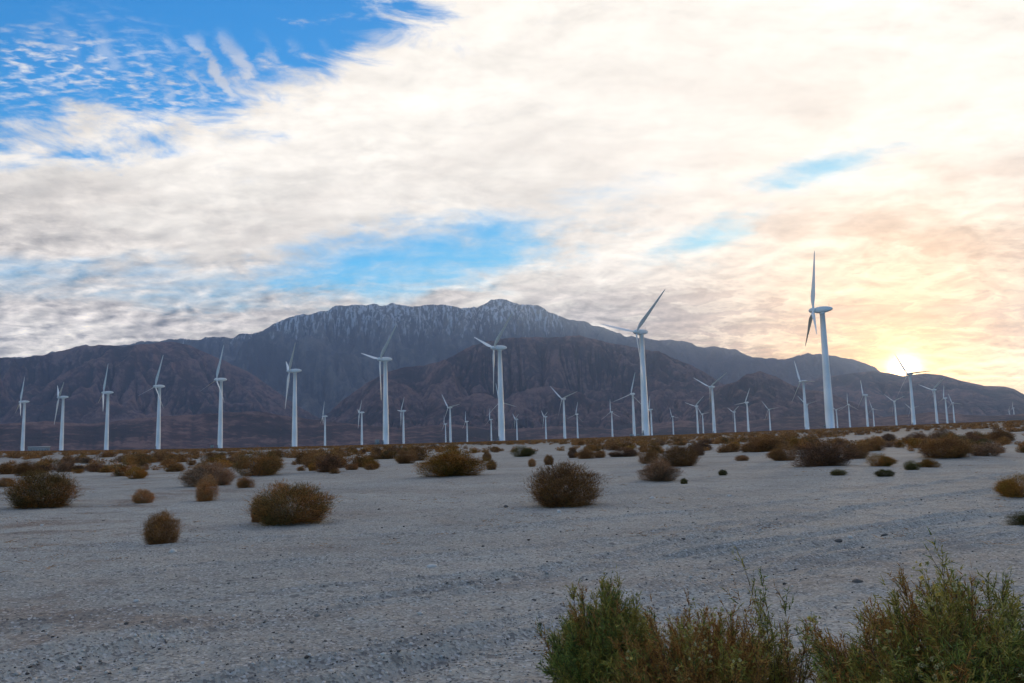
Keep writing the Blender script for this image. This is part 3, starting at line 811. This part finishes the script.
def dome_sets(n, seed, lobes=5, blade=(0.05, 0.13), width=(0.004, 0.008), tufts=220, round_=1.0):
    """a rounded desert bush filling a unit: one wide (radius .5), one tall, foot at zero; more lobes make it lumpier"""
    rg = np.random.default_rng(seed)
    c = rg.normal(size=(lobes, 3)) * np.array([0.17, 0.17, 0.0]) * round_; c[:, 2] = rg.uniform(0.10, 0.42, lobes)
    rad = rg.uniform(0.24, 0.36, lobes)
    c[0] = (0, 0, 0.30); rad[0] = 0.42
    def surf(m, lo, hi):
        out = []
        while sum(len(q) for q in out) < m:
            li = rg.integers(0, lobes, m)
            u = rg.normal(size=(m, 3)); u /= np.linalg.norm(u, axis=1)[:, None]
            q = c[li] + u * (rad[li] * rg.uniform(lo, hi, m) ** 0.6)[:, None] * np.array([1, 1, 1.25])
            out.append(q[q[:, 2] > 0.0])
        return np.vstack(out)[:m]
    ctr = surf(tufts, 0.55, 1.0)
    ti = rg.integers(0, tufts, n)
    p = np.vstack([ctr[ti] + rg.normal(size=(n, 3)) * 0.05, surf(n // 2, 0.15, 0.95)])
    nn = len(p); p[:, 2] = np.abs(p[:, 2])
    d = p - np.array([0, 0, 0.05]); d /= np.linalg.norm(d, axis=1)[:, None]
    d = d + rg.normal(size=(nn, 3)) * 0.45 + np.array([0, 0, 0.15]); d /= np.linalg.norm(d, axis=1)[:, None]
    L = rg.uniform(*blade, nn) * np.where(rg.random(nn) < 0.05, 1.8, 1.0)
    Wd = rg.uniform(*width, nn)
    kk = rg.random(tufts)[ti]; k = np.concatenate([kk, rg.random(n // 2)]) * 0.65 + rg.random(nn) * 0.35
    an = np.arctan2(p[:, 1], p[:, 0]); ez = p[:, 2] * 4
    f_ = 1 + 0.22 * vnoise(an * 1.3 + 9, ez, seed) + 0.14 * vnoise(an * 3.1, ez * 1.7, seed + 1)
    f_ = np.where(np.abs(an) > 2.6, 1 + (f_ - 1) * (math.pi - np.abs(an)) / (math.pi - 2.6), f_)
    p = p * f_[:, None]
    rx = np.percentile(np.abs(p[:, :2]), 97.5, axis=0).mean(); rz = np.percentile(p[:, 2], 98)
    p = p / np.array([rx * 2.05, rx * 2.05, rz * 1.04])
    p[:, :2] *= (0.74 + 0.26 * np.clip(p[:, 2] / 0.30, 0, 1) ** 0.8)[:, None]
    v = blades_np(p - d * (L * 0.5)[:, None], d, L, Wd, rg.normal(size=(nn, 3)) * 0.02, 2, k, rg)
    v[0][:, 2] = np.maximum(v[0][:, 2], -0.03)
    return [v]
def stem_sets(seed, n=60, flat=0.56):
    rg = np.random.default_rng(seed)
    th = rg.uniform(0, 2 * math.pi, n); el_ = rg.uniform(0.15, 1.4, n)
    d = np.stack([np.cos(th) * np.cos(el_), np.sin(th) * np.cos(el_), np.sin(el_)], -1)
    L = rg.uniform(0.32, 0.50, n) * (0.75 + 0.25 * np.cos(el_))
    L = np.where(d[:, 2] * L > flat * .95, flat * .95 / d[:, 2], L)
    return [blades_np(np.tile([0, 0, -0.02], (n, 1)) + rg.normal(size=(n, 3)) * [.05, .05, 0], d, L, np.full(n, 0.018), rg.normal(size=(n, 3)) * 0.05 + [0, 0, .03], 3, rg.random(n), rg)]

HI, MID, STEMS = {}, {}, [pack('stems', stem_sets(900 + j), M_WOOD) for j in range(2)]
def hi_mesh(kind, v):
    if (kind, v) not in HI: HI[kind, v] = pack('bush_foliage', dome_sets(15000, 100 + v * 7, [1, 3, 2, 5][v], blade=(0.04, 0.105), tufts=300 + 60 * v), MK[kind])
    return HI[kind, v]
def mid_mesh(kind, v):
    if (kind, v) not in MID: MID[kind, v] = pack('scrub_bush', dome_sets(2400, 300 + v * 11, 3 + v, blade=(0.07, 0.16), width=(0.011, 0.020), tufts=120), MK[kind])
    return MID[kind, v]

def place_px(xc, yb):
    """ground point under a pixel, on the rolling terrain"""
    d = ray(xc, yb); x = y = None; t = 2.0
    while t < 700:
        p = (d[0] * t, d[1] * t, CAMZ + d[2] * t)
        if p[2] <= gz(p[0], p[1]): return p[0], p[1], t
        t *= 1.012
    return d[0] * 330, d[1] * 330, 330.0

BUSH = [ # centre x, base y, width, height, kind, label
(42,509,66,36,'olive','large rounded olive-brown bush at the far end of the clearing, beneath the first turbines'),
(161,544,34,32,'brown','isolated ball-shaped brown tumbleweed on bare sand, nearest of the small ones'),
(10,474,24,11,'brown','low dark brown bush beside a twin, under the first turbine'),
(28,476,23,14,'brown','brown bush next to its lower twin, under the first turbine'),
(6,487,15,9,'tan','small dry tan tuft behind the large olive-brown bush'),
(66,467.5,15,9,'dark','small dark bush under the second tall turbine'),
(136,479,20,11,'yellow','small yellow-olive bush alone on sand under the third turbine'),
(143,504,20,14,'tan','sparse straw-coloured tuft between the ball tumbleweed and the yellow-olive bush'),
(208,487,50,23,'grey','grey-brown spreading bush left of the long dark olive one'),
(207,502,28,24,'tan','upright tan grassy tuft in front of the grey-brown spreading bush'),
(258,477,50,24,'olive','long dark olive bush under the sixth tall turbine'),
(246,489,17,11,'brown','small round brown bush in front of the long dark olive one'),
(292,526,80,40,'olive','biggest bush of the middle ground, wide dark olive dome with rusty edges'),
(260,522,24,26,'tan','pale straw tuft leaning on the side of the biggest middle bush'),
(316,466,30,13,'brown','tan-brown rounded bush behind the biggest middle bush'),
(313,471,10,8,'yellow','little yellow tuft in front of the tan-brown rounded bush'),
(352,470,13,6,'tan','flat tan tuft on open sand near the small dark-yellow bush'),
(371,469,21,11,'yellow','small dark bush with yellowish top under the turbine with the level blade'),
(406,464,23,12,'brown','rounded brown bush close before the broad yellow-olive one'),
(448,477,70,27,'yellow','broad yellow-olive bush with dark skirt, under the middle-distance turbine'),
(487,461,9,9,'brown','small rusty bush just past the broad yellow-olive one'),
(491.5,470,10,10,'brown','small reddish-brown bush in front of a rusty one'),
(521,457,23,10,'green','dark green low bush just past the summit turbine'),
(549,465,10,10,'brown','tiny upright brown bush on sand behind the round central tumbleweed'),
(532,467,8,8,'tan','faint tan tuft on sand behind the round central tumbleweed'),
(565,508,72,42,'brown','perfectly rounded large tumbleweed in the centre of the clearing'),
(573,458,10,9,'dark','small dark bush at the end of a short row of three'),
(587,459,22,10,'brown','middle bush of a short row of three'),
(600,458,12,7,'brown','last and lowest bush of a short row of three'),
(625,457,28,9,'dark','flat dark bush before the pair of rounded ones'),
(649,464,24,15,'brown','orange-brown bush behind the grey rounded one'),
(657,482,40,21,'grey','grey-tan rounded bush in front of two browner ones'),
(680,467,38,20,'brown','rounded dark brown bush next to the grey-tan one'),
(684,484,7,6,'green','tiny green tuft on sand beside the grey-tan rounded bush'),
(698,456,16,10,'dark','small dark bush behind the rounded dark brown one'),
(723,476,9,6,'green','tiny green sprig on open sand past the rounded dark brown bush'),
(742,461,14,6,'tan','low pale tan tuft in front of the thick scrub'),
(766,452,48,16,'brown','wide brown bush before the thick dark one'),
(786,461,28,15,'brown','yellowish-brown bush tucked before the big dark mound'),
(821,467,60,25,'dark','big dark brown mound-shaped bush below the tallest turbine'),
(856,459,24,15,'brown','brown bush just behind the big dark mound'),
(876,451,24,13,'brown','rounded brown bush under the medium-small turbine'),
(879,467,26,12,'yellow','sprawling yellow-green bush on sand past the big dark mound'),
(838,476,17,6,'green','flat green cushion plant in front of the big dark mound'),
(885,477,19,7,'green','flat dark green cushion plant in front of the sprawling yellow-green bush'),
(889,442,14,8,'dark','small dark bush just before the turbine that stands against the sun'),
(912,470,17,9,'green','little dark green bush in front of the rounded one under the sun'),
(930,468,20,9,'yellow','low yellowish bush beside the little dark green one'),
(945,459,50,20,'brown','large rounded brown bush below the turbines beyond the sun'),
(943,443,32,13,'grey','rounded grey-brown bush behind the large one under the sun'),
(917,441,20,8,'dark','low dark bush beside the bare strip of sand'),
(971,445,28,10,'dark','wide dark bush past the large rounded brown one'),
(985,447,13,8,'green','small green bush at the end of the wide dark one'),
(1001,442,30,11,'brown','brown dome bush near the end of the scrub line'),
(1020,499,42,22,'yellow','golden-yellow bush alone on sand at the picture edge'),
(1027,527,36,13,'green','low dark green bush at the picture edge, nearest to the big flowering bush'),
]
used = []
for i, (xc, yb, w, h, kind, lab) in enumerate(BUSH):
    x, y, d = place_px(xc, yb)
    depth = d * (CM3.T @ ray(xc, yb))[2] * -1
    sx = w * depth / F; sz = h * depth / F
    yc = y + sx * 0.36; xcn = x * (yc / y)
    root = link('desert_bush', None, None, (xcn, yc, gz(xcn, yc, True) - 0.02))
    tag(root, lab, 'bush', 'bushes on the sandy clearing')
    v = 0 if ('ball' in lab or 'perfectly' in lab or w < 16) else i % 4
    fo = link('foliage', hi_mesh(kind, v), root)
    fs_ = (sx, sx * 0.95, sz)
    fo.scale = fs_; fo.rotation_euler = (0, 0, random.uniform(0, 6.28))
    st = link('stems', STEMS[i % 2], root); st.scale = (sx, sx, sz * 1.45)
    used.append((xcn, yc, sx))
# the belt of scrub: the ones that show largest are single bushes
def in_clear(x, y):
    """the open sandy clearing, in azimuth and range"""
    a = math.atan2(x, y); r = math.hypot(x, y)
    edge = 62 + 26 * math.sin(a * 7 + 1.0) + 16 * math.sin(a * 17 + 2.0)
    return r < max(edge, 44)
def hcap(x, y):
    # scrub grows lower out on the wind-swept rise
    return max(0.32, 0.8 * (CAMZ + math.hypot(x, y) * float(e_plain(math.atan2(x, y))) - gz(x, y)))
cands = []
rg = np.random.default_rng(42)
while len(cands) < 6800:
    r = math.sqrt(rg.uniform(44 ** 2, 420 ** 2)); a = rg.uniform(-0.72, 0.72)
    x, y = r * math.sin(a), r * math.cos(a)
    if in_clear(x, y): continue
    # bare strips of sand between the clumps
    dn = float(fbm(np.array([x * 0.035]), np.array([y * 0.035]), 3, 91)[0]) 
    if r < 230 and dn < -0.10 + 0.10 * (r < 110): continue
    sz = float(np.clip(rg.lognormal(0.02, 0.36), 0.45, 1.75))
    if any((x - u[0]) ** 2 + (y - u[1]) ** 2 < (0.5 * (sz + u[2]) * 0.8) ** 2 for u in used[:56]): continue
    cands.append((x, y, sz, r))
cands.sort(key=lambda c: -(c[2] / c[3]) * (1.0 if abs(math.atan2(c[0], c[1])) < 0.57 else 0.0))
ANCH = [(0, 'first turbine of the row'), (1, 'second tall turbine'), (2, 'third tall turbine'), (3, 'fourth tall turbine'), (4, 'fifth tall turbine'),
        (5, 'side-on sixth turbine'), (8, 'level-bladed turbine'), (11, 'middle-distance turbine'), (14, 'summit turbine'), (18, 'open-bladed turbine'),
        (22, 'very tall middle turbine'), (27, 'turbine trio'), (30, 'wide-bladed tiny turbine'), (33, 'tallest turbine'), (39, 'turbine against the sun'), (42, 'turbines beyond the sun'), (45, 'last tiny turbine')]
ANCH = [(azel(TURB[k][0], TURB[k][1])[0], t) for k, t in ANCH]
KW = {'brown': 'brown', 'dark': 'dark', 'olive': 'olive', 'yellow': 'yellowish', 'grey': 'greyish'}
n_ind = 235
for x, y, s, r in cands[:n_ind]:
    kind = rg.choice(['brown', 'dark', 'olive', 'yellow', 'grey'], p=[.40, .22, .20, .10, .08])
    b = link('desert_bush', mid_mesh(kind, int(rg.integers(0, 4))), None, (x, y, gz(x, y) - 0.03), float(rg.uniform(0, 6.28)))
    b.scale = (s * rg.uniform(1.0, 1.5), s * rg.uniform(.9, 1.2), min(s * rg.uniform(.45, .72), hcap(x, y)))
    a = math.atan2(x, y)
    t = min(ANCH, key=lambda q: abs(q[0] - a))[1]
    where = 'edging the open sand' if r < 78 else 'within the scrub' if r < 105 else 'deep in the scrub'
    size = 'small' if s * F / r < 9 else 'wide'
    lab = '%s %s bush %s below the %s' % (size, KW[kind], where, t)
    tag(b, lab, 'bush', 'scrub belt: ' + lab)
# the rest as one mass
rest = cands[n_ind:]
dl = dome_sets(150, 777, 4, blade=(0.16, 0.30), width=(0.045, 0.08), tufts=40)[0]
Vs, Q, Tr, T_, K_ = [], [], [], [], []
off = 0
RX = np.array([c[0] for c in rest]); RY = np.array([c[1] for c in rest]); RZ = ground_z(RX, RY, False)
mid_idx = []
for (x, y, s, r), z in zip(rest, RZ):
    th = rg.uniform(0, 6.28); c_, s_ = math.cos(th), math.sin(th)
    v = dl[0] * np.array([s * 1.3, s * 1.15, min(s * rg.uniform(.45, .7), hcap(x, y))])
    Vs.append(np.stack([v[:, 0] * c_ - v[:, 1] * s_ + x, v[:, 0] * s_ + v[:, 1] * c_ + y, v[:, 2] + z], -1))
    Q.append(dl[1] + off); Tr.append(dl[2] + off); T_.append(dl[3]); K_.append(np.clip(dl[4] * 0.6 + rg.random() * 0.5, 0, 1)); off += len(v)
o = link('scrub', mesh_np('scrub', np.vstack(Vs), [np.vstack(Q), np.vstack(Tr)], MK['brown'], {'t': np.concatenate(T_), 'k': np.concatenate(K_)}))
tag(o, kind='stuff')

# ------------------------------------------------------------------ the big shrubs at the viewer's feet
def shrub(name, x, y, rad, height, label, seed, n_stem=70, shoots=26, needles=13, dry=0.3, flowers=0, lean=(0, 0), tall=0, spread=0.55, sprigs=()):
    rg = np.random.default_rng(seed)
    root = link(name, None, None, (x, y, gz(x, y, True) - 0.01))
    tag(root, label, 'shrub')
    th = rg.uniform(0, 2 * math.pi, n_stem)
    rr = np.sqrt(rg.random(n_stem))
    P0 = np.stack([np.cos(th) * rr * rad * .35, np.sin(th) * rr * rad * .35, np.zeros(n_stem)], -1)
    tip = np.stack([np.cos(th) * rr * rad, np.sin(th) * rr * rad, height * (1 - spread * rr ** 2) * rg.uniform(.72, 1.04, n_stem)], -1)
    tip[:, 0] += lean[0] * rg.uniform(.5, 1, n_stem); tip[:, 1] += lean[1]
    if tall:
        tip[:tall, 2] *= rg.uniform(1.12, 1.3, tall)
    for q, (sx_, sy_) in enumerate(sprigs):
        dd_ = ray(sx_, sy_); kk_ = (y - 0.02 * q) / dd_[1]
        tip[q] = (dd_[0] * kk_ - x, y - 0.02 * q - y, CAMZ + dd_[2] * kk_ - root.location.z); P0[q] = (0, 0, 0)
    D = tip - P0; L = np.linalg.norm(D, axis=1); D /= L[:, None]
    bend = rg.normal(size=(n_stem, 3)) * 0.08 * height + np.array([0, 0, 0.03])
    stems = [blades_np(P0, D, L, rg.uniform(.006, .011, n_stem), bend, 6, rg.random(n_stem), rg)]
    # crossing second ribbon so stems keep thickness from the side
    stems.append(blades_np(P0, D, L, rg.uniform(.006, .011, n_stem), bend, 6, rg.random(n_stem), rg))
    # shoots from the stems
    ns = n_stem * shoots
    si = np.repeat(np.arange(n_stem), shoots)
    tt = rg.uniform(0.22, 1.0, ns) ** 0.75
    sp = P0[si] + D[si] * (L[si] * tt)[:, None] + bend[si] * (tt ** 2)[:, None]
    out = sp - np.array([0, 0, height * 0.1]); out[:, 2] *= 0.4; out /= np.linalg.norm(out, axis=1)[:, None] + 1e-6
    sd_ = D[si] * 0.7 + rg.normal(size=(ns, 3)) * 0.62 + np.array([0, 0, 0.35]) + out * 0.55
    sd_ /= np.linalg.norm(sd_, axis=1)[:, None]
    sl = rg.uniform(.07, .19, ns) * (1.15 - 0.5 * tt) * (height / 0.9)
    sb = np.stack([np.zeros(ns), np.zeros(ns), sl * 0.25], -1)
    kst = rg.random(n_stem)
    isdry = (kst[si] < dry) & (rg.random(ns) < 0.85) | (tt < 0.45) & (rg.random(ns) < dry + .15)
    stems.append(blades_np(sp, sd_, sl, np.full(ns, .0028), sb, 2, rg.random(ns), rg))
    so = link('stems', pack('stems', stems, M_WOOD), root)
    # needles along the shoots
    nn = ns * needles
    ni = np.repeat(np.arange(ns), needles)
    nt_ = rg.uniform(0.05, 1.0, nn)
    p = sp[ni] + sd_[ni] * (sl[ni] * nt_)[:, None] + sb[ni] * (nt_ ** 2)[:, None]
    nd = sd_[ni] * 0.9 + rg.normal(size=(nn, 3)) * 0.5; nd /= np.linalg.norm(nd, axis=1)[:, None]
    nl = rg.uniform(.018, .046, nn) * (height / 0.9)
    kk = np.clip(kst[si][ni] * 0.6 + rg.random(nn) * 0.4, 0, 1)
    dm = isdry[ni]
    nw = rg.uniform(.0036, .0062, nn)
    g_ = ~dm
    link('foliage', pack('foliage', [blades_np(p[g_], nd[g_], nl[g_], nw[g_], np.zeros((g_.sum(), 3)), 1, kk[g_], rg)], M_NEEDLE), root)
    if dm.sum():
        dd = link('dry_foliage', pack('dry_foliage', [blades_np(p[dm], nd[dm], nl[dm], nw[dm] * .9, np.zeros((dm.sum(), 3)), 1, kk[dm], rg)], M_DRY), root)
        dd['label'] = 'rusty brown dead needles'
    if flowers:
        # little cream seed heads in loose clusters at shoot tips
        outer = np.where((tt > 0.7) & (sp[:, 1] < 0.15 * rad))[0]
        cl = rg.choice(outer, max(min(flowers // 5, len(outer)), 1), replace=False)
        cc = sp[cl] + sd_[cl] * (sl[cl] * 1.05)[:, None]
        keep = cc[:, 1] < rad * 0.5; cc = cc[keep]
        fi = rg.integers(0, len(cc), flowers)
        pos = cc[fi] + rg.normal(size=(flowers, 3)) * 0.022
        per = 16
        fp = np.repeat(pos, per, 0)
        fd = rg.normal(size=(len(fp), 3)); fd /= np.linalg.norm(fd, axis=1)[:, None]
        fl = np.repeat(rg.uniform(.006, .014, flowers) , per)
        fo_ = link('seed_head', pack('seed_head', [blades_np(fp, fd, fl, fl * 0.9, np.zeros((len(fp), 3)), 1, np.repeat(rg.random(flowers), per), rg)], M_FLOWER), root)
        fo_['kind'] = 'stuff'
    return root

def at(px, py_depth, dist): 
    d = ray(px, py_depth); k = dist / math.hypot(d[0], d[1]); return d[0] * k, d[1] * k
x, y = at(606, 640, 4.9)
shrub('green_shrub', x, y, 0.31, 0.67, 'dense green needle-leaved shrub, first of those at the viewer\'s feet', 11, 230, 46, 13, 0.2, 20, tall=6, spread=0.42)
x, y = at(705, 660, 4.4)
shrub('dry_shrub', x, y, 0.44, 0.65, 'low rusty brown half-dead shrub between the two green ones at the viewer\'s feet', 12, 200, 36, 12, 0.75, 150, spread=0.3)
x, y = at(785, 660, 4.2)
shrub('sparse_shrub', x, y, 0.17, 0.78, 'sparse leggy shrub with one long bare leaning twig beside the flowering shrub', 13, 20, 22, 12, 0.45, 40, tall=0, lean=(-0.05, 0), spread=0.5, sprigs=((754, 560), (775, 590), (735, 600), (792, 612), (800, 640), (742, 640), (765, 600)))
x, y = at(968, 640, 4.0)
shrub('flowering_shrub', x, y, 0.62, 0.86, 'largest shrub at the viewer\'s feet, green and brown with cream seed heads', 14, 400, 46, 13, 0.36, 1100, tall=14, spread=0.42)

# ------------------------------------------------------------------ stones and gravel
def rock_vf(seed, n=1):
    rg = np.random.default_rng(seed)
    import bmesh
    bm = bmesh.new(); bmesh.ops.create_icosphere(bm, subdivisions=n, radius=0.5)
    v = np.array([q.co[:] for q in bm.verts]); f = np.array([[q.index for q in fa.verts] for fa in bm.faces]); bm.free()
    v *= (1 + fbm(v[:, 0] * 2.2 + seed, v[:, 1] * 2.2 + v[:, 2] * 1.7, 3, seed) * 0.7)[:, None]
    v *= np.array([1, rg.uniform(.7, .95), rg.uniform(.45, .7)])
    return v, f
rocks = [rock_vf(s, 1) for s in range(5)]
Vs, Fs, K_, off = [], [], [], 0
n = 26000
rr_ = 3.2 * (26 / 3.2) ** rg.random(n); aa = rg.uniform(-0.66, 0.66, n)
# gravel gathers along the ruts
X_, Y_ = rr_ * np.sin(aa), rr_ * np.cos(aa)
tp = np.vstack([np.array(t[0]) for t in TR[:3]])
j = rg.integers(0, len(tp), n // 4)
X_[:n // 4] = tp[j, 0] + rg.normal(size=n // 4) * .28; Y_[:n // 4] = tp[j, 1] + rg.normal(size=n // 4) * .28
Z_ = ground_z(X_, Y_, True)
S_ = np.clip(rg.lognormal(-4.55, 0.58, n), 0.005, 0.06)
for x, y, z, s in zip(X_, Y_, Z_, S_):
    v, f = rocks[rg.integers(0, 5)]
    th = rg.uniform(0, 6.28); c_, s_ = math.cos(th) * s, math.sin(th) * s
    Vs.append(np.stack([v[:, 0] * c_ - v[:, 1] * s_ + x, v[:, 0] * s_ + v[:, 1] * c_ + y, v[:, 2] * s + z + s * .12], -1))
    Fs.append(f + off); off += len(v); K_.append(np.full(len(v), rg.random()))
o = link('gravel', mesh_np('gravel', np.vstack(Vs), np.vstack(Fs), M_GRAVEL, {'k': np.concatenate(K_)}))
tag(o, kind='stuff')
STONES = [(377,657,9,M_WSTONE,'roundest white stone, beside a smaller one in the foreground sand'),
 (369,658,5,M_WSTONE,'small white pebble just beside the roundest white stone'),
 (411,645,6,M_WSTONE,'flat white pebble past the roundest white stone'),
 (431,566,13,M_WSTONE,'long flat pale stone in the middle of the clearing'),
 (203,665,7,M_WSTONE,'white stone near the lower edge below the ruts'),
 (234,614,6,M_WSTONE,'white stone beside the gravelly rut'),
 (137,601,7,M_WSTONE,'flat whitish stone on the sand in front of the ball tumbleweed'),
 (33,658,5,M_WSTONE,'small pale stone nearest to the lower corner rut'),
 (172,552,9,M_WSTONE,'flat pale stone right beside the ball tumbleweed'),
 (42,526,5,M_WSTONE,'white stone in front of the large olive-brown bush'),
 (850,537,6,M_WSTONE,'white pebble on open sand behind the big flowering shrub'),
 (729,496.5,6,M_WSTONE,'small white stone on open sand past the grey-tan bush'),
 (652,499,7,M_WSTONE,'flat white stone in front of the grey-tan bush'),
 (559,513,9,M_WSTONE,'flat pale stone at the foot of the round central tumbleweed'),
 (884,536,8,M_DSTONE,'dark flat stone on open sand behind the big flowering shrub'),
 (430,665,7,M_DSTONE,'dark stone near the lower edge past the white pebbles'),
 (857,585,14,M_DSTONE,'dark half-buried rock at the edge of the big flowering shrub'),
 (838,541,9,M_DSTONE,'flat dark stone before the one on open sand'),
 (379,510,5,M_DSTONE,'small dark stone on sand past the biggest middle bush'),
 (506,508,7,M_DSTONE,'dark stone before the round central tumbleweed'),
 (534,601,6,M_DSTONE,'dark pebble near the first green shrub')]
for i, (px, py, w, m, lab) in enumerate(STONES):
    x, y, d = place_px(px, py)
    v, f = rock_vf(40 + i, 2)
    s = w * d / F * 0.78
    o = link('stone', mesh_np('stone', v * s, f, m, {'k': np.full(len(v), 0.6)}, smooth=True), None, (x, y, gz(x, y, True) + s * .04), random.uniform(0, 6))
    tag(o, lab, 'stone', 'loose stones on the sand')

# thin dry litter on the sand
n = 900
rr_ = 13 * (70 / 13) ** rg.random(n); aa = rg.uniform(-0.66, 0.66, n)
X_, Y_ = rr_ * np.sin(aa), rr_ * np.cos(aa)
msk = fbm(X_ * .5, Y_ * .5, 3, 13) > 0.05
X_, Y_ = X_[msk], Y_[msk]; n = len(X_)
Z_ = ground_z(X_, Y_, True)
rep = 9
P0 = np.repeat(np.stack([X_, Y_, Z_], -1), rep, 0) + rg.normal(size=(n * rep, 3)) * np.array([.10, .10, 0]) + np.array([0, 0, .008])
D = rg.normal(size=(n * rep, 3)) * np.array([1, 1, .18]); D[:, 2] = np.abs(D[:, 2]); D /= np.linalg.norm(D, axis=1)[:, None]
o = link('twigs', pack('twigs', [blades_np(P0, D, rg.uniform(.04, .14, n * rep), rg.uniform(.004, .010, n * rep), np.zeros((n * rep, 3)), 2, rg.random(n * rep), rg)], MK['brown']))
tag(o, kind='stuff')
